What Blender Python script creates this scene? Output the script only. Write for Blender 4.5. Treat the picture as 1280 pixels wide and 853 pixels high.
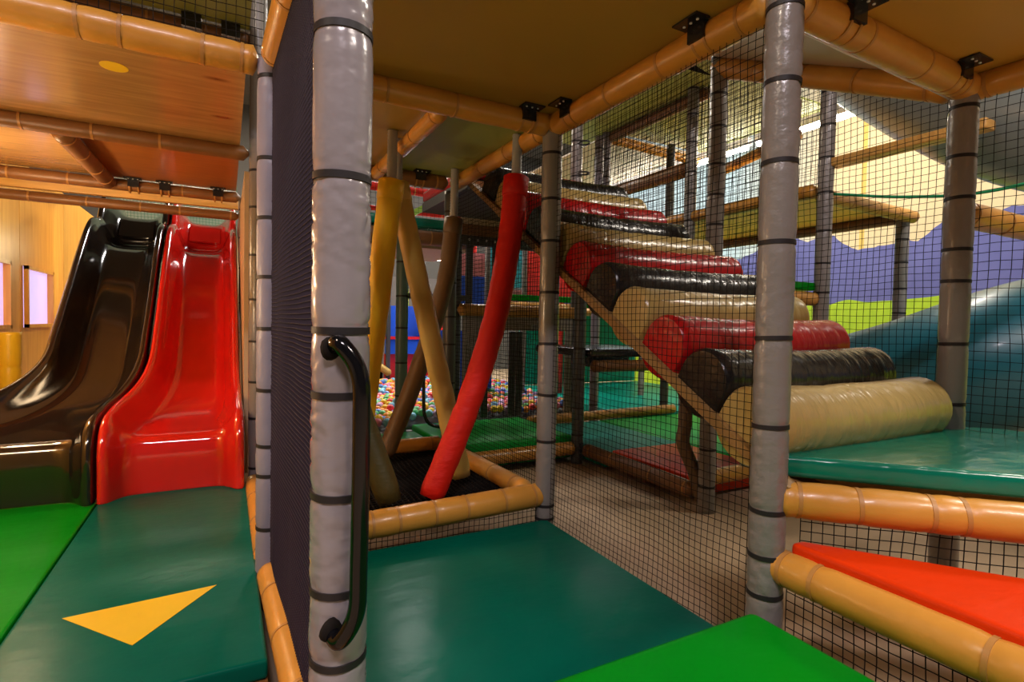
import bpy, bmesh, math, random
from mathutils import Vector, Matrix, noise
from math import sin, cos, pi, radians, atan2, hypot
random.seed(7)
for o in list(bpy.data.objects): bpy.data.objects.remove(o)
S = bpy.context.scene
COL = S.collection
C = 1.15                      # eye height above the concrete; all heights below are given from eye level

# ---------------------------------------------------------------- camera
F = 675.0
yaw, pitch, roll = radians(27.9), radians(1.87), radians(1.12)
fw = Vector((sin(yaw)*cos(pitch), cos(yaw)*cos(pitch), -sin(pitch)))
rt = Vector((cos(yaw), -sin(yaw), 0)); up = rt.cross(fw)
rt2 = rt*cos(roll)+up*sin(roll); up2 = -rt*sin(roll)+up*cos(roll)
cam = bpy.data.cameras.new('camera'); cam.sensor_width = 36; cam.lens = 36*F/1280; cam.clip_start = .05
camo = bpy.data.objects.new('camera', cam); COL.objects.link(camo)
m3 = Matrix((rt2, up2, -fw)).transposed(); camo.matrix_world = Matrix.Translation((0, 0, C)) @ m3.to_4x4()
S.camera = camo

# ---------------------------------------------------------------- world, exposure
W = bpy.data.worlds.new('world'); S.world = W; W.use_nodes = True
W.node_tree.nodes['Background'].inputs[0].default_value = (.9, .8, .72, 1)
W.node_tree.nodes['Background'].inputs[1].default_value = .035
S.view_settings.view_transform = 'Standard'; S.view_settings.look = 'None'
S.view_settings.exposure = 0.2; S.view_settings.gamma = 1.0; S.view_settings.use_curve_mapping = False

# ---------------------------------------------------------------- added fill lamps out of view at the ceiling (housings are built further down)
FILL_LAMPS = [(-1.0, -2.2, 200, (1.0, .87, .93)), (2.2, -2.6, 190, (1, .86, .78)), (-3.4, .4, 160, (1, .80, .62)),
         (5.6, .2, 190, (1, .90, .76)), (6.3, 3.4, 90, (1, .90, .76)), (4.5, 6.3, 150, (1, .94, .84)),
         (2.4, 8.9, 200, (1, .95, .9)), (5.0, 9.3, 150, (1, .95, .9)), (-.4, 9.3, 190, (1, .8, .55))]
CEIL = 4.2
for x, y, e, c in FILL_LAMPS:
    l = bpy.data.lights.new('hall_lamp_light', 'AREA'); l.shape = 'RECTANGLE'; l.size = 1.2; l.size_y = .32; l.energy = e; l.color = c
    o = bpy.data.objects.new('hall_lamp_light', l); COL.objects.link(o); o.location = (x, y, CEIL+C-.13)

# ---------------------------------------------------------------- materials
MATS = {}
def mat(name, col, rough=.4, bump=0., bscale=40., stretch=(1, 1, 1), var=.12, vscale=4., coat=0., metal=0., spec=.5, emit=None, es=0., bdist=.004):
    m = bpy.data.materials.new(name); m.use_nodes = True; nt = m.node_tree; N = nt.nodes; L = nt.links
    b = N['Principled BSDF']
    b.inputs['Roughness'].default_value = rough; b.inputs['Metallic'].default_value = metal
    b.inputs['Coat Weight'].default_value = coat; b.inputs['Coat Roughness'].default_value = .12
    b.inputs['Specular IOR Level'].default_value = spec
    tc = N.new('ShaderNodeTexCoord')
    n1 = N.new('ShaderNodeTexNoise'); n1.inputs['Scale'].default_value = vscale; n1.inputs['Detail'].default_value = 6
    L.new(tc.outputs['Object'], n1.inputs['Vector'])
    mx = N.new('ShaderNodeMix'); mx.data_type = 'RGBA'
    c = Vector(col)
    mx.inputs['A'].default_value = (*[max(0, v*(1-var)) for v in c], 1); mx.inputs['B'].default_value = (*[min(1, v*(1+var)) for v in c], 1)
    L.new(n1.outputs['Fac'], mx.inputs['Factor']); L.new(mx.outputs['Result'], b.inputs['Base Color'])
    if bump:
        mp = N.new('ShaderNodeMapping'); mp.inputs['Scale'].default_value = stretch
        L.new(tc.outputs['Object'], mp.inputs['Vector'])
        n2 = N.new('ShaderNodeTexNoise'); n2.inputs['Scale'].default_value = bscale; n2.inputs['Detail'].default_value = 3
        L.new(mp.outputs['Vector'], n2.inputs['Vector'])
        bp = N.new('ShaderNodeBump'); bp.inputs['Strength'].default_value = bump; bp.inputs['Distance'].default_value = bdist
        L.new(n2.outputs['Fac'], bp.inputs['Height']); L.new(bp.outputs['Normal'], b.inputs['Normal'])
    if emit:
        b.inputs['Emission Color'].default_value = (*emit, 1); b.inputs['Emission Strength'].default_value = es
    MATS[name] = m
    return m
def wood(name, ca, cb, rough=.3, sc=(1.2, 14, 14), coat=.4, knots=True):
    m = bpy.data.materials.new(name); m.use_nodes = True; nt = m.node_tree; N = nt.nodes; L = nt.links
    b = N['Principled BSDF']; b.inputs['Roughness'].default_value = rough; b.inputs['Coat Weight'].default_value = coat; b.inputs['Coat Roughness'].default_value = .15
    tc = N.new('ShaderNodeTexCoord'); mp = N.new('ShaderNodeMapping'); mp.inputs['Scale'].default_value = sc
    L.new(tc.outputs['Object'], mp.inputs['Vector'])
    n = N.new('ShaderNodeTexNoise'); n.inputs['Scale'].default_value = 2.2; n.inputs['Detail'].default_value = 7; n.inputs['Distortion'].default_value = .6
    L.new(mp.outputs['Vector'], n.inputs['Vector'])
    r = N.new('ShaderNodeValToRGB'); r.color_ramp.elements[0].position = .3; r.color_ramp.elements[1].position = .7
    r.color_ramp.elements[0].color = (*ca, 1); r.color_ramp.elements[1].color = (*cb, 1)
    L.new(n.outputs['Fac'], r.inputs['Fac'])
    last = r.outputs['Color']
    if knots:
        mp2 = N.new('ShaderNodeMapping'); mp2.inputs['Scale'].default_value = (2.6, 7, 7); L.new(tc.outputs['Object'], mp2.inputs['Vector'])
        v = N.new('ShaderNodeTexVoronoi'); v.inputs['Scale'].default_value = .9; L.new(mp2.outputs['Vector'], v.inputs['Vector'])
        r2 = N.new('ShaderNodeValToRGB'); r2.color_ramp.elements[0].position = .06; r2.color_ramp.elements[1].position = .16
        r2.color_ramp.elements[0].color = (.32, .22, .15, 1); r2.color_ramp.elements[1].color = (1, 1, 1, 1)
        L.new(v.outputs['Distance'], r2.inputs['Fac'])
        mx = N.new('ShaderNodeMix'); mx.data_type = 'RGBA'; mx.blend_type = 'MULTIPLY'; mx.inputs['Factor'].default_value = .8
        L.new(last, mx.inputs['A']); L.new(r2.outputs['Color'], mx.inputs['B']); last = mx.outputs['Result']
    L.new(last, b.inputs['Base Color']); MATS[name] = m
    return m
mat('grey_vinyl', (.190, .174, .166), .32, .7, 24, (1, 1, 1.3), .10, 5, coat=.2, bdist=.006)
mat('silver_vinyl', (.215, .196, .212), .24, .55, 11, (1, 1, 1.4), .10, 5, coat=.3, bdist=.008)
mat('dark_vinyl', (.05, .055, .06), .4, .3, 30)
mat('green_grey_vinyl', (.07, .13, .12), .4, .3, 30)
mat('tan_vinyl', (.53, .245, .036), .36, .45, 16, (1, 1, 1), .15, 7, coat=.12, bdist=.006)
mat('brown_vinyl', (.20, .085, .025), .42, .3, 24, (1, 1, 1), .15, 6)
mat('tie', (.016, .014, .016), .5, spec=.3)
mat('tan_tie', (.40, .19, .045), .45)
mat('black_plastic', (.012, .012, .014), .22)
mat('gloss_black', (.003, .003, .004), .12, coat=.15, spec=.25)
mat('net_cord', (.008, .006, .005), .9, spec=.15)
mat('purple_net', (.020, .012, .026), .7, spec=.3)
mat('teal_mat', (.0, .098, .064), .30, .35, 6, (1, 1.6, 1), .15, 3, bdist=.010, spec=.09)
mat('green_mat', (.0, .20, .006), .36, .3, 6, (1, 1.6, 1), .1, 3, bdist=.010, spec=.06)
mat('deck_green', (.0, .15, .092), .22, .8, 2.6, (1, 2.2, 1), .12, 3, coat=.2, bdist=.035, spec=.4)
mat('orange_mat', (.62, .034, .002), .38, .5, 5, (1, 2, 1), .12, 3, bdist=.014, spec=.15)
mat('yellow_patch', (.72, .46, .0), .45, .1, 60)
mat('bright_teal', (.0, .25, .20), .4, spec=.2); mat('lit_green', (.006, .38, .05), .4, spec=.15)  # lit_green: brighter copy of the green mat, light put into the colour
mat('cream_roll', (.46, .325, .105), .28, .8, 6, (3.2, 1, 1), .08, 4, coat=.15, bdist=.014)
mat('red_roll', (.42, .006, .008), .26, .8, 6, (3.2, 1, 1), .1, 4, coat=.1, bdist=.014, spec=.35)
mat('black_roll', (.012, .010, .010), .25, .8, 6, (3.2, 1, 1), .1, 4, coat=.1, bdist=.014, spec=.4)
mat('red_pole', (.50, .010, .004), .55, .8, 12, (1, 1, 2.5), .2, 9, spec=.2, bdist=.008)
mat('yellow_pole', (.80, .48, .008), .5, .3, 14)
mat('tan_pole', (.54, .36, .09), .5, .5, 20, (1, 1, 3), .1, 5)
mat('brown_pole', (.12, .065, .025), .5, .5, 20, (1, 1, 3), .1, 5)
mat('olive_pole', (.06, .048, .010), .5, .5, 20, (1, 1, 3), .1, 5)
mat('rod', (.30, .30, .31), .45)
mat('red_slide', (.60, .012, .008), .11, 0, coat=.9, var=.04)
mat('black_slide', (.012, .008, .006), .10, 0, coat=.9, var=.04)
mat('tube_grey', (.20, .25, .26), .35, 0, coat=.3, var=.08)
mat('tube_teal', (.004, .115, .165), .38, 0, coat=.1, var=.06)
mat('concrete', (.44, .32, .205), .85, .5, 30, (1, 1, 1), .35, 2.5)
mat('cream_wall', (.72, .62, .42), .8)
mat('dark_wall', (.07, .065, .06), .85)
mat('ceiling_paint', (.12, .11, .10), .9)
mat('olive_board', (.33, .20, .028), .5, var=.1, vscale=1.5)
mat('yellow_board', (.48, .27, .035), .45, var=.1, vscale=1.5)
mat('amber_board', (.90, .46, .05), .45, var=.1, vscale=1.5)  # warm light on the underside is put into this board colour
mat('pale_board', (.50, .40, .27), .5, var=.1, vscale=1.5)
mat('green_board', (.30, .34, .09), .5, var=.1, vscale=1.5)  # green cast of the light is put into the board colour
mat('grey_fascia', (.23, .20, .175), .6, .4, 8, var=.2, bdist=.01)
mat('blue_plastic', (.015, .10, .75), .3); mat('red_plastic', (.70, .02, .015), .3)
mat('cyan_plastic', (.03, .42, .62), .35); mat('pink_plastic', (.72, .25, .32), .4); mat('white_plastic', (.60, .58, .58), .4); mat('strip_brown', (.30, .165, .05), .5); mat('far_grey', (.17, .16, .16), .6); mat('pale_green', (.55, .66, .56), .6)
mat('yellow_plastic', (.80, .50, .02), .35); mat('lime_plastic', (.30, .50, .05), .4); mat('lilac_pad', (.20, .19, .25), .42, .5, 20)
mat('tube_light', (1, 1, 1), .5, emit=(1, .90, .74), es=42)
mat('lamp_panel', (1, 1, 1), .5, emit=(1, .93, .84), es=4)
mat('warm_bulb', (1, .9, .7), .5, emit=(1, .75, .45), es=25)
mat('window_glow', (.5, .4, .7), .2, emit=(.62, .52, .95), es=.8)  # glow standing in for a lilac reflection on the plywood
mat('green_strap', (.01, .30, .12), .5)
mat('white_edge', (.72, .70, .68), .5)
wood('varnished_ply', (.32, .17, .052), (.44, .245, .08), .25, (1.2, 14, 14), .5)
wood('amber_ply', (.74, .32, .035), (.90, .47, .08), .35, (10, 10, .8), .12, False)
wood('red_ply', (.30, .095, .018), (.40, .14, .024), .3, (1.2, 12, 12), .4, False)
wood('plank_wood', (.50, .26, .06), (.66, .38, .10), .4, (1.2, 20, 20), .2, False)
wood('beige_ply', (.52, .36, .20), (.62, .45, .27), .45, (8, 8, .8), .1, False)

# ---------------------------------------------------------------- builders
def V(x, y, z): return Vector((x, y, z+C))
def tag(o, label, cat, group=None, kind=None):
    if label: o['label'] = label
    if cat: o['category'] = cat
    if group: o['group'] = group
    if kind: o['kind'] = kind
    return o
def thing(name, loc, label, cat, group=None):
    o = bpy.data.objects.new(name, None); COL.objects.link(o); o.location = loc; o.empty_display_size = .1
    return tag(o, label, cat, group)
def mesh_obj(name, verts, faces, m, parent=None, loc=None, smooth=True):
    """verts are world points; the object's origin is loc (or the parent's)."""
    base = Vector(parent.location) if parent else (Vector(loc) if loc is not None else Vector((0, 0, 0)))
    if parent and parent.parent: base = base + parent.parent.location
    me = bpy.data.meshes.new(name)
    me.from_pydata([tuple(Vector(v)-base) for v in verts], [], faces); me.validate()
    if smooth: me.polygons.foreach_set('use_smooth', [True]*len(me.polygons))
    me.materials.append(MATS[m]); me.update()
    o = bpy.data.objects.new(name, me); COL.objects.link(o)
    if parent: o.parent = parent
    else: o.location = base
    return o
def recalc(o, sharp=None):
    bm = bmesh.new(); bm.from_mesh(o.data); bmesh.ops.recalc_face_normals(bm, faces=bm.faces)
    if sharp:
        for e in bm.edges:
            if len(e.link_faces) == 2 and e.calc_face_angle(0) > radians(sharp): e.smooth = False
    bm.to_mesh(o.data); bm.free(); return o
def frames(pts):
    T = []
    for i in range(len(pts)):
        a = pts[max(0, i-1)]; b = pts[min(len(pts)-1, i+1)]; T.append((b-a).normalized())
    ref = Vector((0, 0, 1)) if abs(T[0].z) < .9 else Vector((1, 0, 0))
    u = (ref - T[0]*ref.dot(T[0])).normalized(); out = []
    for t in T:
        u = (u - t*u.dot(t)).normalized(); out.append((t, u, t.cross(u)))
    return out
def tube_geo(pts, rad, seg=16, cap=True, rough=0., seed=0., fold=0.):
    """rad: number or list; returns verts, faces"""
    fr = frames(pts); v = []; f = []
    for i, p in enumerate(pts):
        r = rad[i] if isinstance(rad, (list, tuple)) else rad
        for k in range(seg):
            a = 2*pi*k/seg
            d = fr[i][1]*cos(a)+fr[i][2]*sin(a)
            rr = r
            if rough:
                q = p+d*r
                rr = r*(1+rough*(noise.noise(q*9+Vector((seed, 0, 0)))+.6*noise.noise(Vector((q.x*22, q.y*22, q.z*30+seed)))))
                if fold:
                    g = max(0, noise.noise(q*3.7+Vector((seed, 5, 0)))+.25)
                    cr = max(0, 1-abs(noise.noise(Vector((q.x*13, q.y*13, q.z*30+seed))))*7)
                    rr *= 1-fold*(g*cr*1.6+.25*abs(noise.noise(Vector((q.x*28, q.y*28, q.z*40)))))
            v.append(p+d*rr)
    n = len(pts)
    for i in range(n-1):
        for k in range(seg):
            k2 = (k+1) % seg
            f.append((i*seg+k, i*seg+k2, (i+1)*seg+k2, (i+1)*seg+k))
    if cap:
        v.append(pts[0]); v.append(pts[-1]); a, b = len(v)-2, len(v)-1
        for k in range(seg):
            k2 = (k+1) % seg
            f.append((a, k2, k)); f.append((b, (n-1)*seg+k, (n-1)*seg+k2))
    return v, f
def spline(P, n):
    """Catmull-Rom through tuples of any length"""
    out = []; P = [Vector(p) for p in P]; Q = [P[0]*2-P[1]]+P+[P[-1]*2-P[-2]]
    for i in range(1, len(Q)-2):
        for k in range(n):
            t = k/n; a, b, c, d = Q[i-1], Q[i], Q[i+1], Q[i+2]
            out.append(.5*((2*b)+(c-a)*t+(2*a-5*b+4*c-d)*t*t+(3*b-a-3*c+d)*t**3))
    out.append(P[-1]); return out
TIE = {}
def tie(parent, p, axis, r, m='tie', w=.007, name='cable_tie'):
    key = (round(r, 3), m, w)
    if key not in TIE:
        pts = [Vector((0, 0, z)) for z in (-w, -w*.97, w*.97, w)]
        v, f = tube_geo(pts, [r*.97, r+.0022, r+.0022, r*.97], 24, False)
        me = bpy.data.meshes.new(name); me.from_pydata([tuple(q) for q in v], [], f)
        me.polygons.foreach_set('use_smooth', [True]*len(f)); me.materials.append(MATS[m]); TIE[key] = me
        bmt = bmesh.new(); bmt.from_mesh(me)
        for e in bmt.edges:
            if len(e.link_faces) == 2 and e.calc_face_angle(0) > .6: e.smooth = False
        bmt.to_mesh(me); bmt.free()
    o = bpy.data.objects.new(name, TIE[key]); COL.objects.link(o); o.parent = parent
    o.location = p - parent.location
    o.rotation_euler = axis.to_track_quat('Z', 'Y').to_euler()
    o.rotation_euler.rotate_axis('X', random.uniform(-.05, .05))
    return o
def pad_run(a, b, r, ts, seg, rough, seed, step=.025, rnd=.0, fold=0.):
    """padded tube between a and b squeezed where the ties sit (ts: distances along it)"""
    L = (b-a).length; n = max(8, int(L/step)); pts = []; rad = []
    ax = (b-a).normalized()
    zs = sorted(set([i*L/n for i in range(n+1)]+[min(L, max(0, t+d)) for t in ts for d in (-.012, 0, .012)]))
    for s in zs:
        pts.append(a+ax*s); rr = r
        for t in ts: rr -= r*.06*math.exp(-((s-t)/.02)**2)
        e = min(s, L-s)
        if rnd and e < rnd: rr *= max(.25, math.sqrt(max(0, 1-((rnd-e)/rnd)**2)))
        rad.append(rr)
    return tube_geo(pts, rad, seg, True, rough, seed, fold)
def post(name, x, y, z0, z1, r, m, ties, label, seg=18, rough=.018, group=None, step=.03, parts=True, fold=.03):
    t = thing(name, V(x, y, z0), label, 'post', group)
    a, b = V(x, y, z0), V(x, y, z1)
    v, f = pad_run(a, b, r, [q-z0 for q in ties], seg, rough, x*7+y*3, step, 0., fold)
    mesh_obj('foam_sleeve', v, f, m, t)
    if parts:
        for q in ties: tie(t, V(x, y, q), Vector((0, 0, 1)), r*.955)
    return t
def beam(a, b, r, m, label, ties=None, name='padded_beam', seg=16, rough=.015, rnd=.02, tm='tan_tie', group=None, cat='beam', step=.03, fold=.03):
    a, b = V(*a), V(*b); L = (b-a).length
    if ties is None: ties = [s for s in [.08+.34*i+random.uniform(-.05, .05) for i in range(int(L/.34)+1)] if s < L-.06]
    low = a if a.z <= b.z else b
    t = thing(name, low.copy(), label, cat, group)
    v, f = pad_run(a, b, r, ties, seg, rough, a.x*5+a.y, step, rnd, fold)
    mesh_obj('foam_sleeve', v, f, m, t)
    ax = (b-a).normalized()
    for s in ties: tie(t, a+ax*s, ax, r*.955, tm, .006, 'strap')
    return t
def prism(name, poly, z0, z1, m, label=None, cat=None, parent=None, bev=.0, segs=3, group=None, kind=None, sub=0, bumpy=0.):
    bm = bmesh.new(); base = V(sum(p[0] for p in poly)/len(poly), sum(p[1] for p in poly)/len(poly), z0)
    o0 = base if parent is None else parent.location+(parent.parent.location if parent.parent else Vector((0, 0, 0)))
    lo = [bm.verts.new(V(p[0], p[1], z0)-o0) for p in poly]; hi = [bm.verts.new(V(p[0], p[1], z1)-o0) for p in poly]
    n = len(poly)
    bm.faces.new(lo[::-1]); bm.faces.new(hi)
    for i in range(n): bm.faces.new((lo[i], lo[(i+1) % n], hi[(i+1) % n], hi[i]))
    bmesh.ops.recalc_face_normals(bm, faces=bm.faces)
    if bev: bmesh.ops.bevel(bm, geom=list(bm.edges), offset=bev, segments=segs, profile=.6, affect='EDGES')
    if sub:
        bmesh.ops.triangulate(bm, faces=[f for f in bm.faces if len(f.verts) > 4])
        bmesh.ops.subdivide_edges(bm, edges=[e for e in bm.edges if e.calc_length() > .25], cuts=sub, use_grid_fill=True)
        for v in bm.verts:
            if v.co.z+o0.z > z0+C+.02: v.co.z += bumpy*noise.noise((v.co+o0)*3.1)
    me = bpy.data.meshes.new(name); bm.to_mesh(me); bm.free()
    me.materials.append(MATS[m])
    if bev: me.polygons.foreach_set('use_smooth', [True]*len(me.polygons))
    o = bpy.data.objects.new(name, me); COL.objects.link(o)
    if parent: o.parent = parent
    else: o.location = base
    return tag(o, label, cat, group, kind)
def rect(x0, x1, y0, y1): return [(x0, y0), (x1, y0), (x1, y1), (x0, y1)]
def box(name, x0, x1, y0, y1, z0, z1, m, label=None, cat=None, parent=None, bev=.0, **k):
    return prism(name, rect(x0, x1, y0, y1), z0, z1, m, label, cat, parent, bev, **k)
def slab(name, pts, th, m, label=None, cat=None, parent=None, **k):
    """flat quad (4 points from eye level) given thickness along its normal"""
    P = [V(*p) for p in pts]; n = (P[1]-P[0]).cross(P[3]-P[0]).normalized()*th
    v = P+[p+n for p in P]; f = [(3, 2, 1, 0), (4, 5, 6, 7), (0, 1, 5, 4), (1, 2, 6, 5), (2, 3, 7, 6), (3, 0, 4, 7)]
    o = mesh_obj(name, v, f, m, parent, None if parent else min(P, key=lambda q: q.z), False); recalc(o)
    return tag(o, label, cat, k.get('group'), k.get('kind'))
def net(label, o, u, v, cell, r, m='net_cord', wav=.008, name='safety_net', keep=None, step=.09, group=None, cat='net', sd=0.):
    """cord net spanning o + s*u + t*v; each cord is a thin three-sided tube"""
    o = Vector(o); u = Vector(u); v = Vector(v); Lu, Lv = u.length, v.length; n = u.cross(v).normalized()
    nu, nv = max(1, round(Lu/cell)), max(1, round(Lv/cell))
    def P(s, t):
        q = o+u*s+v*t; e = min(1, 8*min(s, 1-s)) if Lu > .2 else 1
        d = noise.noise(q*2.3+Vector((sd, 0, 0)))*wav*e*2
        w = noise.noise(q*4.1+Vector((9+sd, 0, 0)))*cell*.35*e; w2 = noise.noise(q*4.7+Vector((0, 7+sd, 0)))*cell*.35*e
        return q+n*d+u/Lu*w+v/Lv*w2+Vector((0, 0, C))
    vs = []; fs = []
    def cord(ps, a, b):
        k0 = len(vs)
        for p in ps:
            for k in range(3):
                an = 2*pi*k/3; vs.append(p+a*(r*cos(an))+b*(r*sin(an)))
        for i in range(len(ps)-1):
            for k in range(3):
                k2 = (k+1) % 3; fs.append((k0+i*3+k, k0+i*3+k2, k0+i*3+3+k2, k0+i*3+3+k))
    un, vn = u/Lu, v/Lv
    for i in range(nu+1):
        s = i/nu; K = max(2, int(Lv/step)); ps = []
        for j in range(K+1):
            if keep is None or keep(s, j/K): ps.append(P(s, j/K))
            else:
                if len(ps) > 1: cord(ps, un, n)
                ps = []
        if len(ps) > 1: cord(ps, un, n)
    for j in range(nv+1):
        t = j/nv; K = max(2, int(Lu/step)); ps = []
        for i in range(K+1):
            if keep is None or keep(i/K, t): ps.append(P(i/K, t))
            else:
                if len(ps) > 1: cord(ps, vn, n)
                ps = []
        if len(ps) > 1: cord(ps, vn, n)
    ob = mesh_obj(name, vs, fs, m, None, o+Vector((0, 0, C)), True)
    return tag(ob, label, cat, group)

# ---------------------------------------------------------------- grid of the play frame
X0, X1, X2, X3, X4 = .2, 1.46, 2.66, 3.88, 5.2
Y0, Y1, Y2, Y3, YP = 1.1, 2.36, 3.7, 5.0, 4.74

# ================================================================= SETTING
XW = 7.5
box('floor', -6, XW+.2, -7, 12.2, -1.25, -1.15, 'concrete', kind='structure')
box('ceiling', -6, XW+.2, -7, 12.2, CEIL, CEIL+.1, 'ceiling_paint', kind='structure')
wr = box('wall_right', XW, XW+.15, -7, 12.2, -1.15, CEIL, 'cream_wall', kind='structure')
box('wall_back', -6, XW, 12, 12.15, -1.15, CEIL, 'dark_wall', kind='structure')
box('wall_front', -6, XW, -7.15, -7, -1.15, CEIL, 'dark_wall', kind='structure')
box('wall_outer', -6.15, -6, -7, 12, -1.15, CEIL, 'dark_wall', kind='structure')
def mural():
    m = bpy.data.materials.new('painted_mural'); m.use_nodes = True; nt = m.node_tree; N = nt.nodes; L = nt.links
    b = N['Principled BSDF']; b.inputs['Roughness'].default_value = .75
    g = N.new('ShaderNodeNewGeometry'); sp = N.new('ShaderNodeSeparateXYZ'); L.new(g.outputs['Position'], sp.inputs[0])
    def math_(op, a, c=None, d=None):
        n = N.new('ShaderNodeMath'); n.operation = op
        for i, q in enumerate((a, c, d)):
            if q is None: continue
            if isinstance(q, (int, float)): n.inputs[i].default_value = q
            else: L.new(q, n.inputs[i])
        return n.outputs[0]
    def nz(scale, det=2, yz=(1, 1)):
        cb = N.new('ShaderNodeCombineXYZ'); L.new(math_('MULTIPLY', sp.outputs[1], yz[0]), cb.inputs[1]); L.new(math_('MULTIPLY', sp.outputs[2], yz[1]), cb.inputs[2])
        n = N.new('ShaderNodeTexNoise'); n.inputs['Scale'].default_value = scale; n.inputs['Detail'].default_value = det
        L.new(cb.outputs[0], n.inputs['Vector']); return n.outputs['Fac']
    def mix(fac, a, c):
        n = N.new('ShaderNodeMix'); n.data_type = 'RGBA'; L.new(fac, n.inputs['Factor'])
        for key, q in (('A', a), ('B', c)):
            if isinstance(q, tuple): n.inputs[key].default_value = (*q, 1)
            else: L.new(q, n.inputs[key])
        return n.outputs['Result']
    y, z = sp.outputs[1], sp.outputs[2]
    sky = mix(math_('MULTIPLY_ADD', y, .55, -2.5), (.62, .50, .30), (.40, .54, .62))
    sky.node.clamp_factor = True
    st = math_('LESS_THAN', math_('FRACT', math_('MULTIPLY', y, 1.9)), .12)
    st = math_('MULTIPLY', st, math_('MULTIPLY', math_('LESS_THAN', y, 5.2), math_('GREATER_THAN', y, 4.0)))
    sky = mix(st, sky, (.62, .42, .10))
    # clumps of lilac trees: scalloped upper outline
    sc = math_('ABSOLUTE', math_('SINE', math_('MULTIPLY', y, 4.4)))
    big = math_('SINE', math_('MULTIPLY_ADD', y, 2.6, .6))
    top = math_('ADD', math_('MULTIPLY_ADD', sc, .10, 2.16), math_('MULTIPLY', big, .14))
    top = math_('ADD', top, math_('MULTIPLY', nz(2.5), .3))
    tree = math_('LESS_THAN', z, top)
    tc = mix(nz(2.2, 6, (1, 1)), (.065, .07, .235), (.13, .14, .37))
    c = mix(tree, sky, tc)
    lawn = math_('LESS_THAN', z, math_('ADD', math_('MULTIPLY', nz(1.0), .35), 1.34))
    gc = mix(nz(9, 6, (1, .3)), (.20, .36, .008), (.40, .56, .02))
    c = mix(lawn, c, gc)
    L.new(c, b.inputs['Base Color']); MATS['mural'] = m
    return m
mural(); wr.data.materials[0] = MATS['mural']

# ================================================================= POSTS
def zs(a, b, st, j=.0): 
    out = []; q = a
    while q < b: out.append(q+random.uniform(-j, j)); q += st
    return out
pP = post('padded_post', X0, Y0, -1.15, 2.6, .056, 'silver_vinyl', [-.97, -.67, -.53, -.34, -.145, -.02, .275, .55, .85, 1.2, 1.6, 2.0],
          'thick silver padded post with a black grab handle bolted to it', 56, .015, step=.008, fold=.085)
# grab handle on that post
hx, hy = X0+.004, Y0-.076
hp = spline([(hx-.028, hy+.03, -.052+C), (hx-.018, hy-.002, -.045+C), (hx+.012, hy-.02, -.10+C), (hx+.016, hy-.022, -.20+C), (hx+.014, hy-.022, -.45+C),
             (hx+.010, hy-.02, -.545+C), (hx-.014, hy-.002, -.600+C), (hx-.026, hy+.03, -.598+C)], 10)
v, f = tube_geo([Vector(p) for p in hp], .0165, 14)
hd = mesh_obj('grab_handle', v, f, 'gloss_black', pP); hd['label'] = 'glossy black vertical grab handle'
for dz in (-.055, -.588):
    v, f = tube_geo([V(hx-.030, hy+.022, dz), V(hx-.028, hy+.014, dz)], [.022, .018], 14, True, .5)
    mesh_obj('torn_hole', v, f, 'net_cord', pP)
post('padded_post', .155, 2.34, -1.15, 1.0, .052, 'lilac_pad', [-.83, -.62, -.5, -.28, -.04, .16, .39, .62, .93], 'slim lilac grey padded post at the far edge of the purple net', 32, .015, step=.013, fold=.045)
post('padded_post', .17, Y2, -1.15, 2.3, .05, 'grey_vinyl', zs(-.9, 1.1, .26, .03), 'grey padded post beside the plywood panel of the red slide')
post('padded_post', .14, Y3+.1, -1.15, 1.0, .05, 'grey_vinyl', zs(-.9, .95, .26, .03), 'grey padded post behind the others beside the red slide')
post('padded_post', X1, Y1, -1.15, 1.0, .051, 'grey_vinyl', [-1.0, -.93, -.6, -.36, -.1, .16, .42, .63, .86], 'grey padded post at the corner of the crawl net behind mesh', 32, .015, step=.013, fold=.045)
post('padded_post', 1.485, 1.09, -1.15, 1.08, .054, 'grey_vinyl', [-.96, -.82, -.70, -.56, -.30, -.03, .26, .50, .74, .96], 'thick grey padded post between dark green mat and foam rolls', 44, .015, step=.01, fold=.08)
post('padded_post', 2.68, 1.13, -1.15, 1.0, .052, 'grey_vinyl', [-.6, -.3, -.05, .21, .34, .55, .72, .92], 'grey padded post at the right end of the lowest cream roll', 32, .015, step=.013, fold=.045)
post('padded_post', X1-.01, Y2+.03, -1.15, .95, .05, 'dark_vinyl', zs(-.9, .9, .24, .03), 'dark padded post at the back corner of the crawl net')
post('padded_post', 2.645, 2.37, -1.15, 2.2, .052, 'grey_vinyl', zs(-.98, 2.1, .2, .03), 'grey padded post rising behind the foam roll ramp', 20, .02)
post('padded_post', 2.58, Y2-.02, -1.15, 1.0, .05, 'dark_vinyl', zs(-.9, 1.9, .24, .03), 'dark padded post beside the grey vinyl window panel')
post('padded_post', 2.66, Y2+.2, 1.16, 2.4, .05, 'grey_vinyl', zs(1.3, 2.3, .24, .03), 'grey padded post standing on the red pad atop the ramp')
post('padded_post', 3.84, 2.44, -1.15, 2.6, .053, 'grey_vinyl', zs(-.95, 2.4, .24, .03), 'weathered grey padded post in front of the lilac mural trees', 20, .03)
post('padded_post', 3.80, 3.70, -1.15, 2.3, .052, 'grey_vinyl', zs(-.95, 2.2, .24, .03), 'grey padded post under the far mezzanine deck', 18, .03)
post('padded_post', 5.2, 2.6, -1.15, .97, .052, 'grey_vinyl', zs(-.95, .9, .22, .02), 'short grey padded post holding the corner of the yellow deck', 18, .03)
post('padded_post', 1.31, 4.47, -1.15, .98, .052, 'green_grey_vinyl', zs(-.9, .85, .28, .02), 'dark green grey padded post in front of the ball pit')
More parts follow.
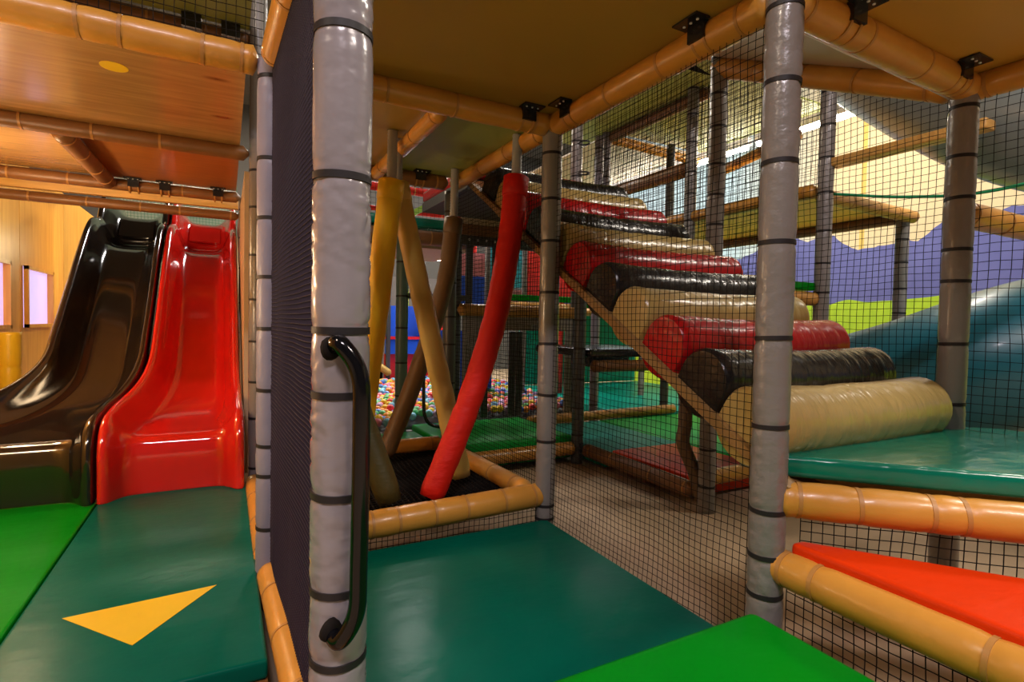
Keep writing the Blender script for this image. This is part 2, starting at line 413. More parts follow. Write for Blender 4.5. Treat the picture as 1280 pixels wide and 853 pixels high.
post('padded_post', 3.68, 4.95, -1.15, 2.1, .05, 'lilac_pad', zs(-.9, 2.0, .26, .02), 'pale lilac padded post beside the teal play floor')
post('padded_post', 4.55, 4.75, -1.15, 2.1, .05, 'dark_vinyl', zs(-.9, 2.0, .26, .02), 'dark padded post at the end of the long tan floor beam')
post('padded_post', 5.1, 5.0, -1.15, 2.1, .05, 'grey_vinyl', zs(-.9, 2.0, .26, .02), 'grey padded post in front of the far mural wall')

# ================================================================= OVERHEAD BEAMS (eye level + 1.0)
R = .055
def bracket(b, p, inward, along):
    """black bracket clamping a beam to the board above: plate + strap legs"""
    p = V(*p); i = Vector(inward); a = Vector(along); z = Vector((0, 0, 1))
    c = p+i*.085+z*.040
    v = []
    for dz in (-.006, .0):
        for s, t in ((-1, -1), (1, -1), (1, 1), (-1, 1)): v.append(c+a*(.055*s)+i*(.032*t)+z*dz)
    f = [(3, 2, 1, 0), (4, 5, 6, 7), (0, 1, 5, 4), (1, 2, 6, 5), (2, 3, 7, 6), (3, 0, 4, 7)]
    k = len(v)
    c2 = p+i*.052+z*.012
    for dz in (-.03, .03):
        for s, t in ((-1, -1), (1, -1), (1, 1), (-1, 1)): v.append(c2+a*(.036*s)+i*(.012*t)+z*dz)
    f += [tuple(k+q for q in g) for g in [(3, 2, 1, 0), (4, 5, 6, 7), (0, 1, 5, 4), (1, 2, 6, 5), (2, 3, 7, 6), (3, 0, 4, 7)]]
    o = mesh_obj('bracket', v, f, 'black_plastic', b, None, False)
    for s in (-.026, .026): tie(b, p+a*s, a, .0555, 'tan_tie', .005, 'strap')
    o2 = []
    for s in (-.03, .0, .03):
        q = c+a*s+z*-.009
        vv, ff = tube_geo([q, q+z*.004], .005, 6); mesh_obj('screw', vv, ff, 'white_edge', b)
    return o
b = beam((-1.75, Y1, 1.0), (.11, Y1, 1.0), R, 'tan_vinyl', 'long tan padded beam with buckled straps over the slide bay', [.35, .62, .9, 1.0, 1.3, 1.42, 1.67, 1.80], seg=20, rough=.03, step=.02)
for s in (-1.10, -.78):
    v, f = tube_geo([V(s, Y1-.058, 1.01), V(s, Y1-.066, 1.01)], .014, 4); mesh_obj('buckle', v, f, 'brown_vinyl', b, None, False)
b = beam((.21, Y1, 1.0), (X1-.02, Y1, 1.0), R, 'tan_vinyl', 'tan padded beam under the olive deck above the crawl net')
bracket(b, (1.29, Y1, 1.0), (0, -1, 0), (1, 0, 0))
beam((.16, Y1-.06, 1.0), (.2, 1.0, 1.0), .05, 'tan_vinyl', 'tan padded beam along the top of the purple net')
b = beam((X1, Y1, 1.0), (1.485, 1.12, 1.0), .056, 'tan_vinyl', 'tan padded beam crossing the olive deck between two grey posts', seg=20, step=.02)
bracket(b, (1.463, 2.17, 1.0), (-1, 0, 0), (0, 1, 0)); bracket(b, (1.48, 1.38, 1.0), (-1, 0, 0), (0, 1, 0))
b = beam((1.52, 1.1, 1.0), (2.70, 1.12, 1.0), .056, 'tan_vinyl', 'tan padded beam with two black brackets below the yellow deck', seg=20, step=.02)
bracket(b, (1.78, 1.1, 1.0), (0, -1, 0), (1, 0, 0)); bracket(b, (2.52, 1.115, 1.0), (0, -1, 0), (1, 0, 0))
v, f = tube_geo([V(1.53+.19*k, 1.147+.003*k, .962+.004*(k % 2)) for k in range(7)], .0045, 6); mesh_obj('piping', v, f, 'white_edge', b)
beam((2.70, 1.14, 1.0), (2.75, -.2, 1.0), .055, 'tan_vinyl', 'tan padded beam at the outer edge of the yellow deck')
beam((1.49, 1.0, 1.0), (1.50, -.3, 1.0), .055, 'tan_vinyl', 'tan padded beam at the inner edge of the yellow deck')
beam((X1, Y1+.06, 1.0), (X1, Y2, 1.0), .05, 'tan_vinyl', 'tan padded beam above the top of the red pole')
beam((.89, Y1+.07, .99), (.89, Y2, .99), .042, 'tan_vinyl', 'slim tan padded joist above the yellow pole')
b = beam((.2, Y2, 1.0), (X1-.05, Y2, 1.0), .052, 'brown_vinyl', 'dark brown padded beam behind the tops of the poles')
bracket(b, (1.19, Y2, 1.0), (0, -1, 0), (1, 0, 0))
beam((-1.75, Y2, 1.0), (.12, Y2, 1.0), .045, 'brown_vinyl', 'narrow brown padded beam halfway along the plywood ceiling')
beam((-.79, Y2+.05, .985), (-.77, Y3-.03, .985), .05, 'brown_vinyl', 'reddish brown padded joist between the plywood ceiling boards')
b = beam((-1.75, Y3+.02, .99), (.10, Y3+.02, .99), .045, 'brown_vinyl', 'brown padded beam with black brackets above the slides')
for s in (-.62, -.42, -.06): bracket(b, (s, Y3+.02, .99), (0, -1, 0), (1, 0, 0))
box('wooden_plank', -1.75, .09, 5.22, 5.28, .93, 1.0, 'plank_wood', 'pale wooden plank spanning above both slides', 'plank', bev=.006)
beam((-1.75, 5.34, .89), (.10, 5.34, .89), .04, 'brown_vinyl', 'low brown padded rail right above the slide tops')
beam((2.67, 1.15, 1.0), (2.65, 2.42, 1.60), .058, 'tan_vinyl', 'sloping tan padded beam beneath the pale inclined board')
beam((.5-2, Y2+.05, 1.70), (.14, Y2+.05, 1.70), .045, 'brown_vinyl', 'brown padded beam seen above the tan beam through netting')

# ================================================================= DECK BOARDS (undersides)
box('deck_board', .22, 1.46, 1.12, Y1, 1.042, 1.06, 'olive_board', 'olive deck board overhead between silver post and grey post', 'deck board')
box('deck_board', .91, 1.46, Y1+.01, Y2, 1.042, 1.06, 'green_board', 'greenish deck board above the red pole', 'deck board')
box('deck_board', .22, .88, Y1+.01, Y2, 1.042, 1.06, 'olive_board', 'olive deck board above the yellow pole', 'deck board')
box('deck_board', 1.50, 2.75, -.3, 1.09, 1.042, 1.06, 'yellow_board', 'mustard yellow deck board above the orange step', 'deck board')
slab('deck_board', [(1.50, 1.16, 1.06), (2.70, 1.16, 1.06), (2.70, 2.45, 1.67), (1.50, 2.45, 1.67)], .018, 'pale_board', 'pale board sloping up above the foam roll ramp', 'deck board')
box('ceiling_board', -1.75, .07, Y1, Y2-.005, 1.035, 1.055, 'varnished_ply', 'knotty varnished plywood ceiling board above the yellow arrow mat', 'ceiling board')
box('ceiling_board', -1.75, -.80, Y2+.005, Y3, 1.035, 1.055, 'varnished_ply', 'varnished plywood ceiling board with lamp reflections near the wall', 'ceiling board')
box('ceiling_board', -.76, .07, Y2+.005, Y3, 1.035, 1.055, 'red_ply', 'plain reddish plywood ceiling board beside the brown joist', 'ceiling board')
box('ceiling_board', -1.75, .12, Y1+.1, Y2, 1.74, 1.76, 'green_board', 'green lit deck board seen through the upper net', 'deck board')
for q in (-.18, .02):
    box('bracket', q-.05, q+.05, Y2-.05, Y2-.0, 1.66, 1.738, 'black_plastic', 'black bracket under the green lit deck board '+('nearer' if q > 0 else 'farther from')+' the grey post', 'bracket')
# yellow round sticker on plywood
v, f = tube_geo([V(-.415, 2.80, 1.0335), V(-.415, 2.80, 1.035)], .05, 24)
tag(mesh_obj('sticker', v, f, 'yellow_patch', None, V(-.415, 2.80, 1.0335), False), 'round yellow sticker on the plywood ceiling', 'sticker')

# ================================================================= SLIDES
def slide(name, label, m, c0, c1, h0, h1):
    """c0/h0: centre and half width at the exit, c1/h1 at the top"""
    prof = spline([(3.615, -1.0), (3.615, -.9), (3.62, -.76), (3.655, -.69), (3.78, -.665), (4.05, -.62), (4.3, -.50), (4.6, -.27), (4.95, .03), (5.25, .30), (5.5, .50),
                   (5.66, .575), (5.85, .60), (6.0, .66), (6.1, .78), (6.22, .90), (6.4, .95), (6.8, .96)], 6)
    vs = []; fs = []; n = len(prof)
    sec = [(-1, -.07, -.10), (-1, -.07, .135), (-1, -.055, .155), (-1, -.03, .155), (-1, -.010, .135), (-1, .02, .06), (-1, .055, .012), (-1, .11, 0.)]
    full = sec+[(0, 0, 0)]+[(1, -a, h) for s, a, h in sec[::-1]]
    M = len(full)
    for i, p in enumerate(prof):
        a = prof[max(0, i-1)]; b = prof[min(n-1, i+1)]
        d = Vector((b.x-a.x, b.y-a.y)).normalized(); nn = Vector((-d.y, d.x))    # profile plane: (Y, z); normal up
        t = min(1, max(0, (p.x-3.62)/.85)); t = t*t*(3-2*t)
        c = c0+(c1-c0)*t; hw = h0+(h1-h0)*t
        wall = .75+.75*min(1, max(0, (p.x-3.6)/.9)) if p.y > -.8 else .75
        wob = 1+.35*math.exp(-((p.x-5.75)/.25)**2)*0
        for s, off, h in full:
            x = c+s*hw+(off if s <= 0 else off)
            hh = h*wall*1.05*wob if h > 0 else h
            if h < 0: q = Vector((p.x, p.y))+nn*(-.10)
            else: q = Vector((p.x, p.y))+nn*hh
            vs.append(V(x, q.x, q.y))
    for i in range(n-1):
        for k in range(M-1): fs.append((i*M+k, i*M+k+1, (i+1)*M+k+1, (i+1)*M+k))
    t = thing(name, V(c0, 3.6, -1.0), label, 'slide')
    o = mesh_obj('trough', vs, fs, m, t); recalc(o)
    sm = o.modifiers.new('solid', 'SOLIDIFY'); sm.thickness = .012; sm.offset = -1
    ss = o.modifiers.new('sub', 'SUBSURF'); ss.levels = ss.render_levels = 1
    # raised entry panel on the bed and moulded ribs on the steep bed
    for (ya, za, yb, zb) in ((6.03, .715, 6.16, .865),):
        slab('entry_panel', [(c1-.13, ya, za), (c1+.13, ya, za), (c1+.13, yb, zb), (c1-.13, yb, zb)], .02, m, None, None, t)
    return t
slide('wave_slide', 'glossy red plastic wave slide ending on the teal mat', 'red_slide', -.255, -.185, .285, .20)
slide('wave_slide', 'glossy black plastic wave slide left of the red one', 'black_slide', -.985, -.733, .30, .20)
# wall beside the black slide: amber plywood panels; two glowing panes stand in for reflections
wl = thing('wall_left', V(-1.55, 1.0, -1.15), None, None); wl['kind'] = 'structure'
def wpanel(y0, y1, z0, z1): return slab('panel', [(-1.55, y0, z0), (-1.55, y1, z0), (-1.55, y1, z1), (-1.55, y0, z1)], -.03, 'amber_ply', None, None, wl)
for y0, y1, pane_span in ((1.0, 2.3, None), (2.31, 3.55, None), (3.56, 4.8, None), (4.81, 6.02, (5.25, 5.7)), (6.03, 7.42, (6.1, 6.9)), (7.43, 9.2, None)):
    if pane_span:
        wpanel(y0, pane_span[0], -1.15, 1.3); wpanel(pane_span[1], y1, -1.15, 1.3); wpanel(pane_span[0], pane_span[1], -1.15, -.12); wpanel(pane_span[0], pane_span[1], .42, 1.3)
    else: wpanel(y0, y1, -1.15, 1.3)
for i, (a, b2) in enumerate(((5.25, 5.7), (6.1, 6.9))):  # lilac reflection built as glowing panes
    w = thing('window_%d' % (i+1), V(-1.57, a, -.12), None, None); w['kind'] = 'structure'  # stand-in for the lilac reflection, no real window
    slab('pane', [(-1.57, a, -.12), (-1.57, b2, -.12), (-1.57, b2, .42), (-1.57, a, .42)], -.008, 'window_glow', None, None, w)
    for q in (a, b2-.03): box('window_frame', -1.545, -1.515, q, q+.03, -.12, .42, 'amber_ply', None, None, w)  # frame sides of the reflection pane, no real window
    for q in (-.12, .39): box('window_frame', -1.545, -1.515, a, b2, q, q+.03, 'amber_ply', None, None, w)  # frame top and bottom of the reflection pane, no real window
box('wall_panel', .10, .125, 3.85, 6.6, -1.0, .93, 'beige_ply', 'beige plywood side panel along the red slide', 'panel')
box('wall_panel', -1.12, .1, 7.2, 7.23, -1.15, 2.4, 'pale_green', 'pale board closing the space behind the slide tops', 'panel')
net('pale net behind the slide tops', (-1.1, 6.95, .85), (1.2, 0, 0), (0, 0, .9), .03, .002, 'green_strap', .004)
box('floor_mat', -1.2, .08, 6.82, 7.15, .90, .965, 'green_mat', 'green mat on the landing behind the slide tops', 'mat', bev=.01)
v, f = pad_run(V(-1.44, 5.35, -1.0), V(-1.44, 5.35, -.14), .07, [.3, .6], 16, .02, 3)
tag(mesh_obj('padded_bollard', v, f, 'yellow_plastic', None, V(-1.44, 5.35, -1.0)), 'yellow padded column beside the window', 'column')

# added globe lamp warming the slide bay, out of view left of the frame
for gy, ge in ((2.5, 26),):
    lt = thing('globe_lamp', V(-1.38, gy, .0), 'warm globe wall lamp on the amber plywood', 'lamp')
    v, f = tube_geo([V(-1.52, gy, .1), V(-1.48, gy, .1)], [.05, .035], 16); mesh_obj('socket', v, f, 'white_edge', lt)
    gp = [V(-1.38-.1*cos(pi*k/12), gy, .1) for k in range(13)]
    v, f = tube_geo(gp, [max(.004, .1*sin(pi*k/12)) for k in range(13)], 20); mesh_obj('globe', v, f, 'warm_bulb', lt)
    l = bpy.data.lights.new('globe_light', 'POINT'); l.shadow_soft_size = .05; l.energy = ge; l.color = (1, .70, .42)
    o = bpy.data.objects.new('globe_light', l); COL.objects.link(o); o.parent = lt; o.location = (.155, 0, .1)

lt = thing('board_lamp', V(-.75, 7.1, .6), 'small warm lamp on the pale board behind the slides', 'lamp')  # added lamp, hidden behind the slides, to brighten the amber wall
v, f = tube_geo([V(-.75, 7.2, .66), V(-.75, 7.12, .66), V(-.75, 7.09, .66)], [.07, .06, .01], 16); mesh_obj('shade', v, f, 'warm_bulb', lt)
l = bpy.data.lights.new('board_light', 'POINT'); l.shadow_soft_size = .05; l.energy = 13; l.color = (1, .72, .42)
o = bpy.data.objects.new('board_light', l); COL.objects.link(o); o.parent = lt; o.location = (0, -.09, .06)
lt = thing('pendant_lamp', V(-1.28, 4.08, .45), 'warm globe pendant lamp above the black slide exit', 'lamp')  # added lamp out of view, lights the amber wall
v, f = tube_geo([V(-1.28, 4.08, .6), V(-1.28, 4.08, 1.035)], .012, 10); mesh_obj('cord', v, f, 'white_edge', lt)
gp = [V(-1.28, 4.08, .55+.09*cos(pi*k/12)) for k in range(13)]
v, f = tube_geo(gp, [max(.004, .09*sin(pi*k/12)) for k in range(13)], 20); mesh_obj('globe', v, f, 'warm_bulb', lt)
for dx, dz in ((.16, -.04), ):
    l = bpy.data.lights.new('pendant_light', 'POINT'); l.shadow_soft_size = .05; l.energy = 20; l.color = (1, .70, .40)
    o = bpy.data.objects.new('pendant_light', l); COL.objects.link(o); o.parent = lt; o.location = (0, .12, .02)

# ================================================================= FLOOR MATS
t = box('floor_mat', -.605, .11, 1.70, 3.66, -1.06, -1.0, 'teal_mat', 'dark teal mat with yellow arrow at the foot of the red slide', 'mat', bev=.012)
v = [(-.475, 2.225), (-.25, 1.95), (-.03, 2.265), (-.19, 2.25)]
prism('yellow_arrow', v, -1.001, -.9985, 'yellow_patch', None, None, t)
box('floor_mat', -1.5, -.612, 1.0, 3.66, -1.06, -1.0, 'green_mat', 'bright green mat at the foot of the black slide', 'mat', bev=.012)
box('platform_base', -1.5, .11, 1.0, 3.66, -1.15, -1.062, 'brown_vinyl', 'red brown platform base under the slide landing mats', 'platform')
box('floor_mat', .28, 1.45, 1.13, 2.33, -1.15, -1.0, 'teal_mat', 'large dark green mat in front of the crawl net', 'mat', bev=.008)
box('floor_mat', .30, 1.43, -.6, 1.09, -1.0, -.862, 'green_mat', 'thick bright green mat overlapping the dark green one', 'mat', bev=.035, segs=5)
box('platform_base', .30, 1.42, -.6, 1.08, -1.15, -1.002, 'dark_vinyl', 'dark base under the thick bright green mat', 'platform')
# floor beam along the purple net
beam((.155, 2.29, -1.0), (.21, .7, -1.0), .05, 'tan_vinyl', 'tan padded floor beam at the foot of the purple net', [.2, .5, .8, 1.1, 1.4], seg=20, step=.02)
beam((.15, Y2-.05, -1.0), (.15, 2.42, -1.0), .048, 'tan_vinyl', 'tan padded floor beam beside the teal arrow mat')

# ---- orange step, green deck
beam((1.505, 1.09, -.73), (1.505, -.4, -.72), .055, 'tan_vinyl', 'tan padded beam along the front of the orange step', [.06, .16, .56, .70, 1.0, 1.3], seg=24, step=.015, rnd=.03)
prism('step_mat', [(1.515, 1.03), (1.515, -.35), (2.60, -.35), (1.56, 1.03)], -.71, -.648, 'orange_mat', 'triangular orange red step mat below the green deck', 'mat', bev=.018, segs=4)
prism('step_board', [(1.56, .95), (1.56, -.35), (2.45, -.35)], -.76, -.712, 'plank_wood', 'board carrying the orange step mat', 'board')
beam((1.51, 1.08, -.525), (2.86, -.27, -.525), .056, 'tan_vinyl', 'tan padded beam running diagonally under the green deck mat', [.06, .22, .40, .48, .75, 1.0, 1.3], seg=24, step=.015)
gm = prism('deck_mat', [(1.535, 1.10), (2.88, -.25), (2.88, 1.02), (2.63, 1.25), (1.535, 1.25)], -.468, -.40, 'deck_green', 'shiny green vinyl deck mat below the lowest cream roll', 'mat', bev=.022, segs=4)
prism('support_deck', [(1.60, 1.13), (2.84, -.11), (2.84, 1.0), (2.6, 1.2), (1.60, 1.2)], -.52, -.469, 'plank_wood', 'board carrying the green deck mat', 'board')

# ================================================================= RAMP OF FOAM ROLLS
dirv = Vector((0, .205, .122))
rp = thing('roll_ramp', V(1.5, 1.15, -.5), 'inclined tan board with edge strip carrying the foam rolls', 'ramp')
p0, p1 = (1.05, -.51), (3.62, 1.01)
slab('board', [(1.56, p0[0], p0[1]), (2.6, p0[0], p0[1]), (2.6, p1[0], p1[1]), (1.56, p1[0], p1[1])], .02, 'brown_vinyl', None, None, rp)
for x in (1.50, 2.60):
    slab('edge_strip', [(x, p0[0], p0[1]), (x+.05, p0[0], p0[1]), (x+.05, p1[0], p1[1]), (x, p1[0], p1[1])], .035, 'strip_brown', None, None, rp)
names = ['cream', 'black', 'red']
ordinal = ['lowest', 'second lowest', 'third lowest', 'fourth', 'fifth', 'sixth', 'seventh', 'eighth', 'ninth', 'tenth', 'topmost']
for i in range(11):
    y = 1.20+.2025*i; z = -.315+.1225*i; r = .125 if i == 0 else .118
    a, b2 = V(1.525, y, z), V(2.59, y+.0, z)
    v = []; f = []; n = 60; sg = 30
    dn = Vector((0, -.512, .859)); dt = Vector((0, .859, .512))      # ramp normal and slope
    for k in range(n+1):
        q = k/n; e = min(q, 1-q)*1.065
        rr = r*(1 if e > .02 else (.90+.10*math.sqrt(max(0, 1-((.02-e)/.02)**2))))
        c = a.lerp(b2, q)+Vector((0, 0, -.012*sin(pi*q)))
        mid = math.exp(-((q-.5)/.22)**2)
        for w in range(sg):
            an = 2*pi*w/sg; ct, cn_ = cos(an), sin(an)
            drop = -.055 if cn_ < -.15 else 0
            p = c+dt*(rr*ct)+dn*(rr*(cn_ if cn_ > 0 else cn_*.75)+drop)
            g = noise.noise(Vector((p.x*5, p.y*5+i, p.z*5)))*.004-mid*.005*max(0, 1-8*abs(noise.noise(Vector((p.x*13+p.z*6, p.z*2, i*3.7)))))
            v.append(p+(dt*ct+dn*cn_)*(g*min(1, e*14)))
    for k in range(n):
        for w in range(sg):
            w2 = (w+1) % sg; f.append((k*sg+w, k*sg+w2, (k+1)*sg+w2, (k+1)*sg+w))
    v += [a.copy(), b2.copy()]; m0 = len(v)-2
    for w in range(sg):
        w2 = (w+1) % sg; f.append((m0, w2, w)); f.append((m0+1, n*sg+w, n*sg+w2))
    cn = names[i % 3]
    how = 'up' if 0 < i < 10 else ''
    lab = '%s foam roll, %s on the ramp' % ('shiny '+cn+' vinyl', ordinal[i]+(' from the bottom' if 2 < i < 10 else ''))
    tag(recalc(mesh_obj('foam_roll', v, f, cn+'_roll', None, a), 50), lab, 'foam roll')
box('deck_mat', 1.55, 2.98, 3.64, 4.7, 1.06, 1.16, 'red_roll', 'red vinyl pad at the top of the ramp', 'mat', bev=.03)
box('support_deck', 1.55, 2.98, 3.68, 4.7, .98, 1.058, 'dark_vinyl', 'dark deck edge under the red pad', 'deck')

# ================================================================= CRAWL NET WITH PADDED POLES
beam((.24, Y1+.02, -.915), (X1+.0, Y1+.02, -.885), .062, 'tan_vinyl', 'thick tan padded beam along the near edge of the crawl net', [.1, .33, .45, .62, .78, .98, 1.15], seg=24, step=.015, rnd=.04)
beam((X1-.06, Y1+.09, -.88), (X1-.06, Y2-.05, -.90), .052, 'tan_vinyl', 'tan padded beam along the right edge of the crawl net', seg=18)
beam((.24, Y2, -.89), (X1-.06, Y2, -.88), .052, 'tan_vinyl', 'tan padded beam along the far edge of the crawl net', seg=18)
beam((.22, Y1+.1, -.9), (.22, Y2-.05, -.9), .05, 'tan_vinyl', 'tan padded beam along the left edge of the crawl net', seg=16)
net('black horizontal crawl net under the padded poles', (.27, Y1+.05, -.93), (1.10, 0, 0), (0, 1.27, 0), .030, .0068, 'net_cord', .012, 'crawl_net', step=.06)
def pole(label, pts, r, m, rodlen=.2):
    P = [V(*p) for p in pts]; sp = spline(P, 12)
    t = thing('padded_pole', sp[-1].copy(), label, 'padded pole')
    L = len(sp); rad = [r*(1-.02*math.cos(i*2.1)) for i in range(L)]; rad[-1] = r*.9; rad[0] = r*.95; rad = [q*(1-.03*(i % 4 == 0)) for i, q in enumerate(rad)]
    v, f = tube_geo([Vector(q) for q in sp], rad, 22, True, .02, pts[0][0]*9); mesh_obj('foam_sleeve', v, f, m, t)
    d = (sp[0]-sp[3]).normalized()
    v, f = tube_geo([sp[0]-d*.10, sp[0]-d*.095, sp[0]+d*.005, sp[0]+d*.012], [r*1.0, r*1.07, r*1.07, r*.9], 22); mesh_obj('top_cap', v, f, m, t)
    a = sp[0]; b2 = Vector((a.x+d.x*.03, a.y, 1.04+C)); n = int((b2-a).length/.009)
    v, f = tube_geo([a.lerp(b2, k/n) for k in range(n+1)], [.026+(.003 if k % 2 else 0) for k in range(n+1)], 12); mesh_obj('hanging_rod', v, f, 'rod', t)
    return t
pole('red padded pole slanting down to the crawl net', [(1.415, 2.66, .80), (1.375, 2.65, .46), (1.285, 2.63, .02), (1.12, 2.6, -.44), (.91, 2.56, -.885)], .066, 'red_pole')
pole('mustard yellow padded pole hanging beside the silver post', [(.80, 2.96, .76), (.72, 2.97, .0), (.62, 3.0, -.88)], .066, 'yellow_pole')
pole('tan padded pole hanging from the same rod as the yellow pole', [(.87, 3.08, .78), (.98, 3.0, .2), (1.09, 2.92, -.35), (1.2, 2.86, -.89)], .060, 'tan_pole')
pole('dark brown padded pole slanting away behind the tan pole', [(1.37, 3.47, .70), (1.31, 3.47, .25), (1.12, 3.46, -.35), (.91, 3.45, -.87)], .060, 'brown_pole')
pole('dark olive padded pole partly hidden by the silver post', [(.36, 2.85, .72), (.48, 2.75, -.1), (.71, 2.58, -.885)], .064, 'olive_pole')

# ================================================================= NETS
H = .026
net('black safety net between the two grey posts beside the dark green mat', (X1, Y1-.03, -1.15), (.02, -1.20, 0), (0, 0, 2.11), H, 0.0013, wav=.010)
net('black safety net between the crawl net and the ramp underside', (X1+.01, Y2-.05, -1.0), (0, -1.25, 0), (0, 0, 1.96), H, 0.0016, wav=.008)
net('purple black fine net wall behind the silver post', (X0-.005, 1.13, -1.1), (-.04, 1.16, 0), (0, 0, 2.9), .0145, .0019, 'purple_net', .004)
net('black safety net on the outer side of the foam roll ramp', (2.69, 1.16, -.46), (-.02, 1.2, 0), (0, 0, 1.98), .031, 0.0014, wav=.02,
    keep=lambda s, t: -.46+1.98*t < 1.0+.58*s)
net('black safety net behind the ramp on the outer side', (2.66, 2.40, .3), (0, 1.25, 0), (0, 0, 1.6), .031, 0.0017, wav=.02)
net('black safety net right of the post at the green deck', (2.74, -.1, -.40), (-.05, 1.2, 0), (0, 0, 1.4), .036, 0.0015, wav=.02)
net('black net under the tan beam of the orange step', (1.505, 1.03, -1.15), (0, -1.3, 0), (0, 0, .38), .028, 0.0017)
net('black net under the diagonal beam of the green deck', (1.56, 1.03, -.74), (1.25, -1.25, 0), (0, 0, .18), .030, 0.0017)
net('black net below the near edge beam of the crawl net', (.30, Y1, -1.15), (1.13, 0, 0), (0, 0, .22), H, 0.0016)
net('black net above the tan beam over the slide bay', (-1.6, Y1+.05, 1.05), (1.73, 0, 0), (0, 0, .9), .033, 0.0017)
net('black net across the grey vinyl window panel', (1.98, YP-.09, -.9), (1.25, 0, 0), (0, 0, 1.85), .036, 0.0019)
net('black net on the side of the far mezzanine', (3.86, 2.5, 1.0), (0, 2.4, 0), (0, 0, 1.2), .036, 0.0020)
net('black net around the far upper deck', (1.0, 5.05, 1.0), (1.2, 0, 0), (0, 0, .5), .045, .0018)

# ================================================================= GREY VINYL WINDOW PANEL BEHIND THE CRAWL NET

t = thing('vinyl_window_panel', V(1.95, YP, -.95), 'grey vinyl panel with window openings below a tan beam', 'panel')
for a, b2, c, d in ((1.98, 2.16, -.93, .07), (2.16, 3.22, -.07, .07), (2.98, 3.05, -.93, -.07), (3.14, 3.22, -.93, -.07)):
    box('vinyl_border', a, b2, YP-.012, YP+.012, c, d, 'grey_fascia', None, None, t)
beam((1.92, YP-.01, .12), (3.30, YP-.01, .12), .06, 'tan_vinyl', 'tan padded rail on top of the grey vinyl window panel', seg=16)
post('padded_post', 1.93, YP+.06, -1.15, .98, .05, 'dark_vinyl', zs(-.9, .9, .26), 'dark padded post at the left end of the grey vinyl panel', 14)
post('padded_post', 3.30, YP+.06, -1.15, .98, .05, 'dark_vinyl', zs(-.9, .9, .26), 'dark padded post at the right end of the grey vinyl panel', 14)
for x, a, b2, lab in ((2.02, .17, .74, 'between the dark post and the blue panel'), (2.30, .17, .74, 'beside the cyan panel'), (2.20, -.93, -.08, 'at the edge of the window opening'), (2.50, -.93, -.08, 'hanging in the window opening'), (2.58, -.93, -.08, 'hanging beside the other strip in the window')):
    box('rubber_strip', x, x+.07, YP+.03, YP+.06, a, b2, 'dark_vinyl', 'black rubber strip '+lab, 'strip', bev=.008)
box('header_rail', 1.96, 2.95, YP+.02, YP+.09, .74, .83, 'dark_vinyl', 'black studded header rail above the tan rail', 'rail', bev=.01)
ow = bpy.data.objects['header_rail']
for k in range(9):
    v, f = tube_geo([V(2.04+.09*k, YP+.022, .79), V(2.04+.09*k, YP+.012, .79)], .012, 8); mesh_obj('stud', v, f, 'white_edge', ow)
# board + shelf beside it
box('fascia_board', 1.96, 3.27, YP+.02, YP+.05, .93, 1.25, 'pale_board', 'pale fascia board behind the top of the red pole', 'board')
box('fascia_board', 1.96, 3.27, YP+.0, YP+.08, .83, .93, 'brown_vinyl', 'brown rail under the pale fascia board', 'board')
box('deck_mat', 2.64, 3.55, Y2-.1, 4.5, -.27, -.20, 'black_plastic', 'low dark shelf mat under the ramp', 'mat', bev=.02)
beam((2.64, Y2-.1, -.34), (3.6, Y2-.1, -.34), .05, 'brown_vinyl', 'brown padded beam below the low dark shelf mat')
box('storage_box', 3.05, 3.55, 4.2, 4.49, -.40, -.27, 'black_plastic', 'small black box hanging under the low shelf', 'box', bev=.01)

# ================================================================= LOWER PLAY FLOOR
beam((X1+.05, Y2-.02, -1.03), (2.55, Y2-.02, -1.02), .055, 'tan_vinyl', 'tan padded floor beam in front of the far green mat')
beam((X2-.02, 2.46, -1.045), (X2-.04, Y2-.08, -1.03), .055, 'brown_vinyl', 'brown padded floor beam in front of the orange floor mat', seg=18)
beam((2.72, 2.47, -.98), (3.8, 2.5, -.97), .052, 'tan_vinyl', 'tan padded floor beam in front of the narrow green mat', seg=18)
beam((2.62, 4.60, -.96), (4.6, 4.62, -.95), .052, 'tan_vinyl', 'long tan padded floor beam between green and teal floors', seg=16)
box('floor_mat', 1.48, 2.58, Y2+.05, 4.70, -1.12, -.93, 'lit_green', 'far green mat next to the crawl net', 'mat', bev=.02)
box('floor_mat', .9, 1.42, Y2+.08, 4.41, -1.12, -.93, 'lit_green', 'small bright green mat in front of the ball pit', 'mat', bev=.02)
box('floor_mat', .25, .89, Y2+.08, 4.41, -1.12, -.93, 'bright_teal', 'light teal mat in front of the ball pit', 'mat', bev=.02)
box('floor_mat', 2.69, 3.42, 2.55, 3.36, -1.12, -.985, 'orange_mat', 'flat orange floor mat behind the ramp underside', 'mat', bev=.012)
box('floor_mat', 3.43, 4.0, 2.55, 3.36, -1.12, -.98, 'lit_green', 'narrow green floor mat behind the ramp foot', 'mat', bev=.012)
box('floor_mat', 2.64, 3.45, 3.37, 4.55, -1.12, -1.0, 'bright_teal', 'dark teal floor mat next to the orange one', 'mat', bev=.012)
box('floor_mat', 3.46, 5.0, 3.37, 4.55, -1.12, -1.0, 'lit_green', 'wide green floor mat before the long tan beam', 'mat', bev=.012)
box('floor_mat', 4.0, 6.6, 4.68, 7.6, -1.12, -1.0, 'bright_teal', 'wide teal floor mat beyond the long tan beam', 'mat', bev=.012)
cp = spline([V(2.60, 2.50, -.33), V(2.58, 2.50, -.62), V(2.56, 2.49, -.74), V(2.62, 2.46, -.90), V(2.66, 2.42, -1.09)], 8)
v, f = tube_geo([Vector(q) for q in cp], [.042]*len(cp), 14, True, .05)
